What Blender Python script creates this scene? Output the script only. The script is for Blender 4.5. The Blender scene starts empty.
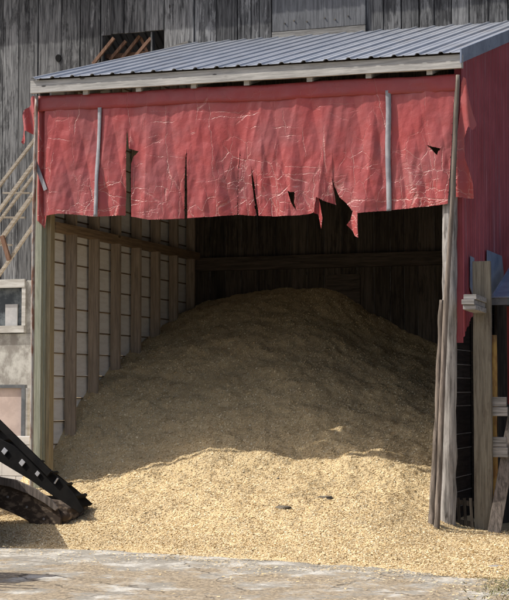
import bpy, bmesh, math, random
import numpy as np
from mathutils import Vector, noise as mn
random.seed(7); rng = np.random.default_rng(7)
R = math.radians
scene = bpy.context.scene
col = scene.collection

# ------------------------------------------------------------------ camera
CAM = Vector((3.480, -15.760, 1.5)); YAW = R(20); F = 1578.0; PITCH = math.atan(90 / F)
fw = Vector((-math.sin(YAW) * math.cos(PITCH), math.cos(YAW) * math.cos(PITCH), math.sin(PITCH)))
rt = Vector((math.cos(YAW), math.sin(YAW), 0)); up = rt.cross(fw)
def ray(px, py): return fw + rt * ((px - 254.5) / F) - up * ((py - 300) / F)
def at_y(px, py, Y): d = ray(px, py); return CAM + d * ((Y - CAM.y) / d.y)
def at_x(px, py, X): d = ray(px, py); return CAM + d * ((X - CAM.x) / d.x)
def at_z(px, py, Z): d = ray(px, py); return CAM + d * ((Z - CAM.z) / d.z)
cd = bpy.data.cameras.new('camera'); cam = bpy.data.objects.new('camera', cd); col.objects.link(cam)
cam.location = CAM; cam.rotation_euler = (math.pi / 2 + PITCH, 0, YAW)
cd.sensor_width = 36; cd.lens = 36 * F / 600; cd.clip_end = 800; cd.clip_start = .1
scene.camera = cam

# ------------------------------------------------------------------ light
TRAVEL = Vector((1.95, .80, -2.4)).normalized()
sd = bpy.data.lights.new('sun', 'SUN'); sd.energy = 4.6; sd.angle = R(.55); sd.color = (1, .955, .88)
sun = bpy.data.objects.new('sun', sd); col.objects.link(sun)
sun.rotation_euler = TRAVEL.to_track_quat('-Z', 'Y').to_euler(); sun.location = (-8, -8, 12)
w = bpy.data.worlds.new('World'); scene.world = w; w.use_nodes = True
wn = w.node_tree; bgn = wn.nodes['Background']
sky = wn.nodes.new('ShaderNodeTexSky'); sky.sky_type = 'NISHITA'; sky.sun_disc = False
sky.sun_elevation = math.asin(-TRAVEL.z)
# direction to the sun is (-TRAVEL.x,-TRAVEL.y); azimuth measured clockwise from +Y
sky.sun_rotation = math.atan2(-TRAVEL.x, -TRAVEL.y)
sky.dust_density = 4.0; sky.ozone_density = .35; sky.air_density = .8
wn.links.new(sky.outputs[0], bgn.inputs[0]); bgn.inputs[1].default_value = .15
scene.view_settings.view_transform = 'Standard'; scene.view_settings.look = 'None'
scene.view_settings.exposure = 0; scene.view_settings.gamma = 1
scene.view_settings.use_curve_mapping = False
scene.render.engine = 'CYCLES'
scene.cycles.max_bounces = 8; scene.cycles.diffuse_bounces = 6

# ------------------------------------------------------------------ node helpers
class NT:
    def __init__(s, name):
        s.m = bpy.data.materials.new(name); s.m.use_nodes = True
        s.n = s.m.node_tree; s.b = s.n.nodes['Principled BSDF']; s._c = None
    def new(s, t, **kw):
        nd = s.n.nodes.new(t)
        for k, v in kw.items(): setattr(nd, k, v)
        return nd
    def put(s, inp, v):
        if hasattr(v, 'is_output') or isinstance(v, bpy.types.NodeSocket): s.n.links.new(v, inp)
        elif isinstance(v, (tuple, list)) and len(v) == 3 and inp.type == 'RGBA': inp.default_value = (*v, 1)
        else: inp.default_value = v
    def obj(s):
        if not s._c: s._c = s.new('ShaderNodeTexCoord').outputs['Object']
        return s._c
    def island(s): return s.new('ShaderNodeNewGeometry').outputs['Random Per Island']
    def math(s, op, a, b=0.5, c=0.5, clamp=False):
        nd = s.new('ShaderNodeMath', operation=op); nd.use_clamp = clamp
        s.put(nd.inputs[0], a); s.put(nd.inputs[1], b); s.put(nd.inputs[2], c); return nd.outputs[0]
    def vmath(s, op, a, b):
        nd = s.new('ShaderNodeVectorMath', operation=op); s.put(nd.inputs[0], a); s.put(nd.inputs[1], b); return nd.outputs[0]
    def map(s, v, scale=(1, 1, 1), loc=(0, 0, 0), rot=(0, 0, 0)):
        nd = s.new('ShaderNodeMapping'); s.put(nd.inputs[0], v)
        nd.inputs['Location'].default_value = loc; nd.inputs['Scale'].default_value = scale; nd.inputs['Rotation'].default_value = rot
        return nd.outputs[0]
    def noise(s, v, scale=5, detail=4, rough=.55, dist=0.0, color=False):
        nd = s.new('ShaderNodeTexNoise'); s.put(nd.inputs['Vector'], v)
        nd.inputs['Scale'].default_value = scale; nd.inputs['Detail'].default_value = detail
        nd.inputs['Roughness'].default_value = rough; nd.inputs['Distortion'].default_value = dist
        return nd.outputs[1 if color else 0]
    def vor(s, v, scale=5, feature='F1', rnd=1.0, out='Distance'):
        nd = s.new('ShaderNodeTexVoronoi', feature=feature); s.put(nd.inputs['Vector'], v)
        nd.inputs['Scale'].default_value = scale; nd.inputs['Randomness'].default_value = rnd
        return nd.outputs[out]
    def ss(s, v, a, b, lo=0.0, hi=1.0):
        nd = s.new('ShaderNodeMapRange', interpolation_type='SMOOTHSTEP'); s.put(nd.inputs[0], v)
        nd.inputs[1].default_value = a; nd.inputs[2].default_value = b; nd.inputs[3].default_value = lo; nd.inputs[4].default_value = hi
        return nd.outputs[0]
    def mix(s, f, a, b, mode='MIX'):
        nd = s.new('ShaderNodeMix', data_type='RGBA', blend_type=mode); nd.clamp_factor = True
        s.put(nd.inputs[0], f); s.put(nd.inputs[6], a); s.put(nd.inputs[7], b); return nd.outputs[2]
    def bump(s, h, strength=.4, dist=.01):
        nd = s.new('ShaderNodeBump'); s.put(nd.inputs['Height'], h)
        nd.inputs['Strength'].default_value = strength; nd.inputs['Distance'].default_value = dist
        s.n.links.new(nd.outputs[0], s.b.inputs['Normal'])
    def out(s, c, rough=.8, metal=0.0, spec=.3):
        s.put(s.b.inputs['Base Color'], c); s.put(s.b.inputs['Roughness'], rough)
        s.b.inputs['Metallic'].default_value = metal; s.b.inputs['Specular IOR Level'].default_value = spec
        return s.m

def wood(name, light, dark, axis='z', stain=.5, stain_col=(.035, .033, .03), rnd=.35, grain=1.0, spec=.2, streak=.55):
    t = NT(name); r = t.island()
    off = t.new('ShaderNodeCombineXYZ'); t.put(off.inputs[0], t.math('MULTIPLY', r, 37.0)); t.put(off.inputs[1], t.math('MULTIPLY', r, 11.0)); t.put(off.inputs[2], t.math('MULTIPLY', r, 53.0))
    v = t.vmath('ADD', t.obj(), off.outputs[0])
    sc = {'z': (1, 1, .055), 'x': (.055, 1, 1), 'y': (1, .055, 1)}[axis]
    sc2 = {'z': (1, 1, .3), 'x': (.3, 1, 1), 'y': (1, .3, 1)}[axis]
    g = t.noise(t.map(v, sc), 42 * grain, 5, .65, .3)
    g2 = t.noise(t.map(v, sc), 150 * grain, 3, .6)
    st = t.noise(t.map(v, sc2), 2.6, 7, .68, .4)
    st2 = t.noise(t.map(v, sc2), 11, 5, .7, .2)
    c = t.mix(t.ss(g, .34, .66), dark, light)
    c = t.mix(t.ss(g2, .25, .5, .35, 0), c, stain_col)
    bright = t.math('MULTIPLY_ADD', r, rnd, 1 - rnd * .55)
    c = t.mix(1.0, c, t.vec(bright) if hasattr(t, 'vec') else bright, 'MULTIPLY')
    k = t.ss(t.math('ADD', t.math('ADD', t.math('MULTIPLY', st, .6), t.math('MULTIPLY', st2, .4)), t.math('MULTIPLY', t.math('SUBTRACT', t.math('FRACT', t.math('MULTIPLY', r, 7.3)), .5), .07 * rnd / .35)), .60 - stain * .16, .655 - stain * .16)
    k = t.math('MULTIPLY', k, t.ss(g, .25, .55, 1, streak))
    c = t.mix(t.math('MULTIPLY', k, min(1, stain * 1.6)), c, stain_col)
    # nail heads / knots
    kn = t.vor(t.map(v, {'z': (1, 1, .45), 'x': (.45, 1, 1), 'y': (1, .45, 1)}[axis]), 3.2)
    c = t.mix(t.ss(kn, .035, .06, .8, 0), c, (.02, .017, .014))
    t.bump(t.math('ADD', g, t.math('MULTIPLY', g2, .5)), .55, .006)
    return t.out(c, .85, 0, spec)

M = {}
M['barn'] = wood('weathered_barn_wood', (.265, .268, .268), (.075, .076, .079), 'z', .78, (.020, .020, .022), .75)
M['door_wood'] = wood('weathered_door_wood', (.18, .185, .195), (.10, .104, .11), 'z', .3, (.06, .06, .065), .12)
M['barn_x'] = wood('weathered_wood_across', (.33, .32, .30), (.14, .135, .125), 'x', .4, (.04, .038, .035), .3)
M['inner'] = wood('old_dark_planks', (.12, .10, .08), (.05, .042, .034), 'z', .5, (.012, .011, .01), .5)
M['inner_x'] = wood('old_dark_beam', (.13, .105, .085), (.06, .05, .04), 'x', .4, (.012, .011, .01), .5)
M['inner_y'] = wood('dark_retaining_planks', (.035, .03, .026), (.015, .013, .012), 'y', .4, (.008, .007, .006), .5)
M['stud'] = wood('brown_stud_wood', (.36, .30, .24), (.23, .19, .15), 'z', .25, (.05, .035, .025), .3)
M['girt'] = wood('brown_girt_wood', (.30, .22, .14), (.17, .12, .08), 'y', .25, (.05, .035, .025), .3)
M['green_post'] = wood('treated_post_wood', (.40, .41, .33), (.27, .285, .22), 'z', .18, (.12, .11, .08), .15)
M['yellow_post'] = wood('pale_yellow_post_wood', (.42, .35, .22), (.28, .23, .14), 'z', .2, (.12, .09, .06), .15)
M['grey_post'] = wood('rough_grey_post_wood', (.44, .42, .40), (.17, .16, .15), 'z', .4, (.06, .055, .05), .1)
M['pale_post'] = wood('pale_gate_post_wood', (.235, .215, .17), (.135, .12, .095), 'z', .35, (.07, .05, .036), .1)
M['fascia'] = wood('grey_fascia_wood', (.56, .55, .52), (.36, .355, .34), 'x', .28, (.17, .165, .155), .1)
M['rail'] = wood('grey_rail_wood', (.34, .33, .32), (.17, .165, .155), 'x', .4, (.06, .055, .05), .3)
M['pole'] = wood('weathered_pole_wood', (.24, .20, .17), (.10, .085, .07), 'z', .3, (.04, .035, .03), .1)
M['brace'] = wood('orange_brace_wood', (.30, .18, .12), (.17, .095, .065), 'z', .2, (.08, .05, .03), .2)
M['truss'] = wood('pale_elevator_timber', (.46, .41, .34), (.28, .24, .19), 'x', .3, (.09, .07, .05), .3)

def chips_mat(name, base_sheet):
    t = NT(name)
    if base_sheet:
        n = t.noise(t.obj(), 90, 4, .7); v = t.vor(t.obj(), 70, out='Color')
        sp = t.new('ShaderNodeSeparateColor'); t.put(sp.inputs[0], v)
        f = t.math('ADD', t.math('MULTIPLY', n, .5), t.math('MULTIPLY', sp.outputs[0], .5))
    else:
        f = t.island()
    rp = t.new('ShaderNodeValToRGB'); t.put(rp.inputs[0], f)
    cr = rp.color_ramp
    stops = [(0, (.37, .265, .13)), (.07, (.56, .415, .215)), (.4, (.69, .54, .305)), (.75, (.76, .62, .375)), (1, (.86, .78, .57))]
    cr.elements[0].position, cr.elements[0].color = stops[0][0], (*stops[0][1], 1)
    cr.elements[1].position, cr.elements[1].color = stops[-1][0], (*stops[-1][1], 1)
    for p, c in stops[1:-1]:
        e = cr.elements.new(p); e.color = (*c, 1)
    big = t.math('MULTIPLY_ADD', t.noise(t.obj(), 6.5, 4, .6), .4, t.math('MULTIPLY', t.noise(t.obj(), 1.3, 5, .6), .6))
    c = t.mix(t.ss(big, .40, .62, 0, .30), rp.outputs[0], (.46, .35, .21))
    if base_sheet:
        c = t.mix(.2, c, (.52, .39, .21)); t.bump(t.noise(t.obj(), 60, 5, .75), .6, .012)
    return t.out(c, .75, 0, .25)
M['chip_base'] = chips_mat('wood_chip_bed', True); M['chip'] = chips_mat('wood_chip', False)

def tarp_mat(name, red=(.38, .066, .065), worn=1.0):
    t = NT(name); v = t.obj()
    dv = t.vmath('ADD', v, t.map(t.noise(v, 6, 3, .6, color=True), (.10, .10, .10)))
    flat = t.map(dv, (1, .0, .72))
    e1 = t.vor(flat, 6.2, 'DISTANCE_TO_EDGE', .72); e2 = t.vor(t.map(flat, (1, 1, .8), (3, 0, 7)), 12, 'DISTANCE_TO_EDGE', .65)
    m1 = t.noise(v, 1.5, 2, .5); m2 = t.noise(t.map(v, (1, 1, 1), (5, 2, 1)), 2.4, 3, .5)
    sep = t.new('ShaderNodeSeparateXYZ'); t.put(sep.inputs[0], v)
    low = t.ss(sep.outputs[2], 3.5, 4.25, 1, .0)
    k1 = t.math('MULTIPLY', t.ss(e1, .006, .024, 1, 0), t.ss(t.math('ADD', m1, t.math('MULTIPLY', low, .20)), .54, .74))
    k2 = t.math('MULTIPLY', t.ss(e2, .008, .032, 1, 0), t.ss(t.math('ADD', m2, t.math('MULTIPLY', low, .14)), .62, .80))
    e3 = t.vor(t.map(dv, (1, .0, .16), (2, 0, 4)), 3.4, 'DISTANCE_TO_EDGE', .9); e4 = t.vor(t.map(dv, (.14, .0, 1), (8, 0, 1)), 5.2, 'DISTANCE_TO_EDGE', .9)
    k3 = t.math('MULTIPLY', t.ss(e3, .003, .012, .9, 0), t.ss(t.noise(t.map(v, (1, 1, .6), (1, 1, 9)), 3.2, 3, .5), .47, .60))
    k4 = t.math('MULTIPLY', t.ss(e4, .004, .016, .8, 0), t.ss(t.math('ADD', t.noise(t.map(v, (.7, 1, 1), (4, 1, 2)), 2.6, 3, .5), t.math('MULTIPLY', low, .1)), .52, .66))
    k1 = t.math('MAXIMUM', t.math('MULTIPLY', k1, .85), k3); k2 = t.math('MAXIMUM', t.math('MULTIPLY', k2, .7), k4)
    k = t.math('MULTIPLY', t.math('MAXIMUM', k1, k2), t.ss(t.noise(v, 45, 2), .35, .5, .25, 1))
    bn = t.noise(v, 2.0, 5, .6)
    c = t.mix(t.ss(bn, .35, .7), red, (red[0] * .86, red[1] * 1.35, red[2] * 1.4))
    scuff = t.math('MULTIPLY', t.ss(t.noise(t.map(v, (.5, 1, 2.4)), 7, 7, .72), .60, .74), t.math('MULTIPLY', low, .5 * worn))
    c = t.mix(scuff, c, (.72, .50, .50))
    dirt = t.ss(t.noise(t.map(v, (3, 3, .5)), 3, 6, .7), .55, .75, 0, .3)
    c = t.mix(dirt, c, (.27, .06, .062))
    c = t.mix(t.math('MULTIPLY', k, .44 * worn), c, (.74, .47, .42))
    t.bump(t.math('ADD', t.noise(v, 14, 5, .6), t.math('MULTIPLY', k, -1.2)), .45, .012)
    return t.out(c, .38, 0, .4)
M['tarp'] = tarp_mat('cracked_red_vinyl'); M['valance'] = tarp_mat('dusty_red_vinyl', (.32, .046, .046), .3)

def metal(name, c0, c1, rough=.5, met=.2, sx=(1, 1, 1), amt=.5, spec=.4):
    t = NT(name); n = t.noise(t.map(t.obj(), sx), 5, 7, .65)
    c = t.mix(t.ss(n, .5 - .25 * amt, .62), c0, c1); t.bump(t.noise(t.obj(), 30, 4), .15, .004)
    return t.out(c, rough, met, spec)
def roofmat():
    t = NT('galvanised_roof_sheet'); v = t.obj(); n = t.noise(t.map(v, (1.2, .2, .2)), 5, 7, .7); n2 = t.noise(v, 1.1, 5, .6)
    sep = t.new('ShaderNodeSeparateXYZ'); t.put(sep.inputs[0], v); sh = t.math('FRACT', t.math('MULTIPLY', t.math('FLOOR', t.math('DIVIDE', sep.outputs[0], .98)), .37))
    c = t.mix(t.ss(n, .35, .65), (.26, .285, .33), (.37, .39, .43)); c = t.mix(t.math('MULTIPLY', sh, .35), c, (.22, .245, .30))
    c = t.mix(t.ss(n2, .50, .68, 0, .35), c, (.24, .22, .20)); c = t.mix(t.ss(t.noise(t.map(v, (3, .5, .5)), 6, 6, .75), .64, .72, 0, .5), c, (.20, .12, .08))
    t.bump(t.noise(v, 3, 3), .3, .01); return t.out(c, .5, .2, .4)
M['roof'] = roofmat()
M['trim'] = metal('blue_grey_trim', (.20, .24, .32), (.28, .33, .42), .5, .2)
M['black'] = metal('black_painted_steel', (.004, .004, .0045), (.012, .011, .010), .7, .0, spec=.15)
M['bright'] = metal('bare_bright_steel', (.55, .55, .57), (.7, .7, .7), .4, .3)
M['mud'] = metal('mud_caked_steel', (.06, .042, .030), (.22, .165, .115), .9, 0, (2.2, 2.2, 4), .12)
M['rustpipe'] = metal('pale_rusting_pipe', (.42, .40, .37), (.20, .10, .065), .6, .1, (3, 3, .7), .2)
M['greysteel'] = metal('grey_gate_pipe', (.3, .3, .3), (.4, .4, .4), .5, .5)
M['strap'] = metal('grey_webbing', (.22, .22, .25), (.32, .32, .34), .8, 0)
M['white_siding'] = metal('white_lap_siding', (.86, .87, .87), (.78, .78, .77), .6, 0, (1, 1, 6), .3)
M['foundation'] = metal('flaking_whitewash', (.56, .55, .50), (.28, .26, .23), .9, 0, (1, 1, .7), .45)
M['block'] = metal('pale_concrete_block', (.42, .42, .42), (.52, .51, .5), .9, 0)
M['pink'] = metal('pinkish_plywood', (.58, .47, .42), (.48, .38, .34), .8, 0)
M['dframe'] = metal('dark_grey_frame', (.10, .11, .12), (.17, .18, .19), .6, 0)
M['wframe'] = metal('weathered_white_frame', (.62, .61, .57), (.42, .40, .36), .8, 0, (.5, 1, 3))
M['stone'] = metal('dark_stone', (.06, .057, .05), (.17, .145, .11), .9, 0)
M['gstone'] = metal('grey_stone', (.22, .21, .2), (.3, .29, .28), .9, 0)
M['yellow'] = metal('yellow_foam', (.42, .27, .08), (.25, .13, .05), .9, 0, (2, 2, 1))
M['grass'] = metal('weed_leaf', (.14, .15, .06), (.33, .28, .14), .8, 0)
M['hole_dark'] = metal('painted_hole_dark', (.004, .004, .004), (.006, .006, .006), 1, 0)
t = NT('old_window_glass'); n = t.noise(t.obj(), 6, 6, .7)
M['glass'] = t.out(t.mix(t.ss(n, .4, .7), (.035, .045, .055), (.16, .18, .19)), .25, 0, .5)
def redmetal():
    t = NT('faded_red_steel_siding'); v = t.obj()
    s = t.noise(t.map(v, (1, 5, .12)), 3.5, 7, .7)
    c = t.mix(t.ss(t.noise(v, 1.5, 4), .35, .65), (.26, .042, .053), (.33, .068, .085))
    c = t.mix(t.ss(s, .53, .74, 0, .6), c, (.38, .27, .32))
    s2 = t.noise(t.map(v, (1, 9, .25)), 2, 4, .6)
    c = t.mix(t.ss(s2, .60, .72, 0, .4), c, (.12, .02, .025))
    return t.out(c, .45, 0, .4)
M['red'] = redmetal()
M['redwood'] = wood('red_painted_boards', (.24, .04, .04), (.14, .022, .022), 'z', .3, (.05, .02, .02), .3)

def ground_mats():
    # dirt
    t = NT('dirt_and_straw'); v = t.obj()
    n = t.noise(v, 2.0, 9, .7); n2 = t.noise(t.map(v, (1, 1, 1), (9, 4, 0)), 22, 6, .75); st = t.noise(t.map(v, (.3, 1, 1)), 60, 4, .7)
    c = t.mix(t.ss(n2, .35, .65), (.13, .10, .07), (.33, .285, .225))
    c = t.mix(t.ss(n, .50, .56, 0, .8), c, t.mix(t.ss(n2, .4, .6), (.36, .35, .33), (.60, .59, .56)))
    c = t.mix(t.ss(t.noise(t.map(v, (1, 1, 1), (2, 8, 0)), 1.7, 5, .6), .53, .66, 0, .6), c, (.43, .33, .18))
    c = t.mix(t.ss(st, .62, .72, 0, .5), c, (.08, .06, .045))
    t.bump(t.math('ADD', n2, st), .8, .02); a = t.out(c, .95, 0, .15)
    # concrete
    t = NT('worn_concrete'); v = t.obj()
    d = t.vmath('ADD', v, t.map(t.noise(v, 3, 4, .6, color=True), (.35, .35, 0)))
    e = t.vor(t.map(d, (1, 1, 0)), .62, 'DISTANCE_TO_EDGE')
    n = t.noise(v, 2.6, 9, .72); n2 = t.noise(v, 28, 6, .75); n3 = t.noise(t.map(v, (1, 1, 1), (7, 3, 0)), 1.9, 9, .7)
    c = t.mix(t.ss(n, .36, .62), (.29, .27, .23), (.44, .41, .355))
    c = t.mix(t.ss(t.math('ADD', t.math('MULTIPLY', n, .7), t.math('MULTIPLY', t.noise(v, 9, 6, .7), .3)), .50, .56, 0, .8), c, (.66, .64, .58))
    c = t.mix(t.ss(n2, .38, .62, .35, 0), c, (.16, .15, .13))
    sep = t.new('ShaderNodeSeparateXYZ'); t.put(sep.inputs[0], v)
    fr = t.ss(sep.outputs[1], -3.9, -2.5, .10, -.10)
    c = t.mix(t.ss(t.math('ADD', t.math('MULTIPLY_ADD', n2, .35, n3), fr), .69, .79, 0, .85), c, t.mix(t.ss(n2, .38, .62), (.16, .125, .085), (.46, .37, .25)))
    c = t.mix(t.math('MULTIPLY', t.ss(e, .003, .009, .75, 0), t.ss(n, .42, .5)), c, (.07, .06, .05))
    t.bump(t.math('ADD', n2, t.math('MULTIPLY', n3, 1.5)), .6, .012); b = t.out(c, .9, 0, .2)
    return a, b
M['dirt'], M['concrete'] = ground_mats()

# ------------------------------------------------------------------ geometry helpers
def link(name, bm_or_me, mat, parent=None, smooth=False, bevel=0):
    if isinstance(bm_or_me, bmesh.types.BMesh):
        me = bpy.data.meshes.new(name); bm_or_me.normal_update(); bm_or_me.to_mesh(me); bm_or_me.free()
    else: me = bm_or_me
    for mm in (mat if isinstance(mat, (list, tuple)) else [mat]): me.materials.append(mm)
    if smooth: me.polygons.foreach_set('use_smooth', [True] * len(me.polygons))
    o = bpy.data.objects.new(name, me); col.objects.link(o)
    if parent is not None:
        o.parent = parent; o.matrix_parent_inverse = parent.matrix_world.inverted()
        o.matrix_parent_inverse = __import__('mathutils').Matrix.Translation(-parent.location)
    if bevel:
        b = o.modifiers.new('bevel', 'BEVEL'); b.width = bevel; b.segments = 2; b.limit_method = 'ANGLE'
    return o
def tag(o, label=None, cat=None, group=None, kind=None):
    if label: o['label'] = label
    if cat: o['category'] = cat
    if group: o['group'] = group
    if kind: o['kind'] = kind
    return o
def empty(name, loc, label, cat, group=None):
    o = bpy.data.objects.new(name, None); col.objects.link(o); o.location = loc; o.empty_display_size = .2
    return tag(o, label, cat, group)
def B(): return bmesh.new()
def hexa(bm, pts):
    v = [bm.verts.new(p) for p in pts]
    for f in ((0, 3, 2, 1), (4, 5, 6, 7), (0, 1, 5, 4), (1, 2, 6, 5), (2, 3, 7, 6), (3, 0, 4, 7)): bm.faces.new([v[i] for i in f])
def box(bm, x0, x1, y0, y1, z0, z1, j=0):
    r = lambda: random.uniform(-j, j) if j else 0
    hexa(bm, [(x0 + r(), y0 + r(), z0), (x1 + r(), y0 + r(), z0), (x1 + r(), y1, z0), (x0 + r(), y1, z0),
              (x0 + r(), y0 + r(), z1), (x1 + r(), y0 + r(), z1), (x1 + r(), y1, z1), (x0 + r(), y1, z1)])
def bar(bm, p0, p1, w, h, side=None):
    p0, p1 = Vector(p0), Vector(p1); d = (p1 - p0).normalized()
    s = Vector(side) if side else (Vector((0, 1, 0)) if abs(d.y) < .9 else Vector((1, 0, 0)))
    s = (s - d * s.dot(d)).normalized(); u = d.cross(s)
    pts = []
    for p in (p0, p1):
        for a, b in ((-1, -1), (1, -1), (1, 1), (-1, 1)): pts.append(p + s * (a * w / 2) + u * (b * h / 2))
    hexa(bm, pts)
def tube(bm, pts, radii, seg=10, rough=0, square=0):
    pts = [Vector(p) for p in pts]; rings = []
    if not isinstance(radii, (list, tuple)): radii = [radii] * len(pts)
    for i, p in enumerate(pts):
        d = (pts[min(i + 1, len(pts) - 1)] - pts[max(i - 1, 0)]).normalized()
        a = Vector((1, 0, 0)) if abs(d.x) < .8 else Vector((0, 1, 0))
        s = (a - d * a.dot(d)).normalized(); u = d.cross(s); ring = []
        for k in range(seg):
            an = 2 * math.pi * (k + .5) / seg; r = radii[i]
            if square: r *= (1 + square * (1 / max(abs(math.cos(an)), abs(math.sin(an))) - 1))
            if rough: r *= 1 + rough * mn.noise(Vector((math.cos(an) * 2, math.sin(an) * 2, i * .35 + p.x * 9)))
            ring.append(bm.verts.new(p + s * (r * math.cos(an)) + u * (r * math.sin(an))))
        rings.append(ring)
    for a, b in zip(rings, rings[1:]):
        for k in range(seg): bm.faces.new((a[k], a[(k + 1) % seg], b[(k + 1) % seg], b[k]))
    bm.faces.new(rings[0][::-1]); bm.faces.new(rings[-1])
def line(p0, p1, n): p0, p1 = Vector(p0), Vector(p1); return [p0.lerp(p1, i / n) for i in range(n + 1)]
def prism(bm, poly, axis, a0, a1):
    """poly = 2-D outline, extruded along axis from a0 to a1"""
    def P(q, a): return {'y': (q[0], a, q[1]), 'x': (a, q[0], q[1]), 'z': (q[0], q[1], a)}[axis]
    A = [bm.verts.new(P(q, a0)) for q in poly]; Bv = [bm.verts.new(P(q, a1)) for q in poly]
    bm.faces.new(A); bm.faces.new(Bv[::-1]); n = len(poly)
    for i in range(n): bm.faces.new((A[i], Bv[i], Bv[(i + 1) % n], A[(i + 1) % n]))
    bmesh.ops.recalc_face_normals(bm, faces=bm.faces)

BY = 4.68           # barn wall plane
XL, XR = -4.91, 0.0 # shed ends
# ------------------------------------------------------------------ ground
bm = B(); n = 60
for s in (0,):
    vs = [[bm.verts.new((-150 + 300 * i / n, -150 + 300 * j / n, 0)) for j in range(n + 1)] for i in range(n + 1)]
    for i in range(n):
        for j in range(n): bm.faces.new((vs[i][j], vs[i + 1][j], vs[i + 1][j + 1], vs[i][j + 1]))
tag(link('ground', bm, M['dirt']), kind='structure')
bm = B(); edge = []
for i in range(60):
    x = -9 + 13 * i / 59; edge.append((x, -7.2 + .25 * mn.noise(Vector((x * 1.3, 0, 0))) + .1 * mn.noise(Vector((x * 5, 3, 0)))))
poly = edge + [(4, 4.6), (-9, 4.6)]
vv = [bm.verts.new((x, y, .005)) for x, y in poly]; bm.faces.new(vv); bmesh.ops.triangulate(bm, faces=bm.faces)
tag(link('concrete_apron', bm, M['concrete']), kind='structure')

# ------------------------------------------------------------------ wood chip pile
KY = [-3.4, -2.9, -2.4, -1.8, -1.0, 0, .95, 2.4, 4.66]
KX = {-7.5: [-.1, -.1, -.05, -.02, .0, .0, .0, -.02, -.05],
      -5.7: [-.1, -.1, -.03, .02, .03, .04, .04, .0, -.05],
      -5.0: [-.1, -.08, -.01, .04, .11, .36, 1.18, 1.97, 2.60],
      -4.0: [-.1, -.08, .0, .08, .24, .46, .98, 1.91, 2.86],
      -3.0: [-.1, -.08, -.01, .08, .27, .54, .93, 1.84, 2.93],
      -2.0: [-.1, -.08, .01, .11, .29, .52, .84, 1.58, 2.36],
      -1.0: [-.1, -.04, .04, .13, .27, .46, .78, 1.27, 1.90],
      -.4: [-.08, -.01, .05, .11, .18, .28, .66, 1.06, 1.66],
      0.0: [-.05, .01, .04, .06, .08, .10, .05, .03, .03],
      .7: [-.01, .03, .05, .05, .05, .04, .02, .01, -.02],
      2.2: [.0, .03, .04, .04, .03, .01, -.01, -.02, -.03],
      3.2: [-.05, -.03, -.03, -.03, -.03, -.04, -.04, -.05, -.05]}
kx = np.array(sorted(KX)); Z = np.array([KX[k] for k in kx]); ky = np.array(KY)
def pchip1(xk, yk, x):
    h = np.diff(xk); d = np.diff(yk, axis=0) / h[:, None]
    m = np.zeros_like(yk)
    m[1:-1] = np.where(d[:-1] * d[1:] > 0, 2 * d[:-1] * d[1:] / (d[:-1] + d[1:] + 1e-12 * np.sign(d[:-1] + d[1:] + 1e-20)), 0)
    m[0], m[-1] = d[0], d[-1]
    i = np.clip(np.searchsorted(xk, x) - 1, 0, len(xk) - 2); t_ = ((x - xk[i]) / h[i])
    t_ = np.clip(t_, 0, 1); hh = h[i]
    return i, t_, hh, m
# dense table over X,Y
gx = np.linspace(-7.5, 3.2, 430); gy = np.linspace(-3.4, 4.66, 330)
def interp_axis(xk, yk, x):      # yk: (len(xk), K) -> (len(x), K)
    i, t_, hh, m = pchip1(xk, yk, x); t_ = t_[:, None]; hh = hh[:, None]
    return ((2 * t_**3 - 3 * t_**2 + 1) * yk[i] + (t_**3 - 2 * t_**2 + t_) * hh * m[i] + (-2 * t_**3 + 3 * t_**2) * yk[i + 1] + (t_**3 - t_**2) * hh * m[i + 1])
T1 = interp_axis(kx, Z, gx)                    # (gx, KY)
H = interp_axis(ky, T1.T.copy(), gy).T         # (gx, gy)
for i, x in enumerate(gx):
    for j, y in enumerate(gy):
        a = min(1, max(.12, H[i, j] * 2.2))
        H[i, j] += a * (.085 * mn.noise(Vector((x * 1.15, y * 1.15, 3))) + .045 * mn.noise(Vector((x * 3.1, y * 3.1, 8)))
                        + .022 * mn.noise(Vector((x * 8, y * 8, 1))) + .015 * mn.noise(Vector((x * 19, y * 19, 5)))) \
                   + (.016 * mn.noise(Vector((x * 1.9, y * 1.9, 30))) + .012 * mn.noise(Vector((x * 5.3, y * 5.3, 30)))) * (1 if y < -.5 else .5)
def hgt(x, y):
    fx = np.clip((x - gx[0]) / (gx[1] - gx[0]), 0, len(gx) - 1.001); fy = np.clip((y - gy[0]) / (gy[1] - gy[0]), 0, len(gy) - 1.001)
    i = fx.astype(int); j = fy.astype(int); a = fx - i; b = fy - j
    return H[i, j] * (1 - a) * (1 - b) + H[i + 1, j] * a * (1 - b) + H[i, j + 1] * (1 - a) * b + H[i + 1, j + 1] * a * b
def hz(x, y): return float(hgt(np.array([x]), np.array([y]))[0])

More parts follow.
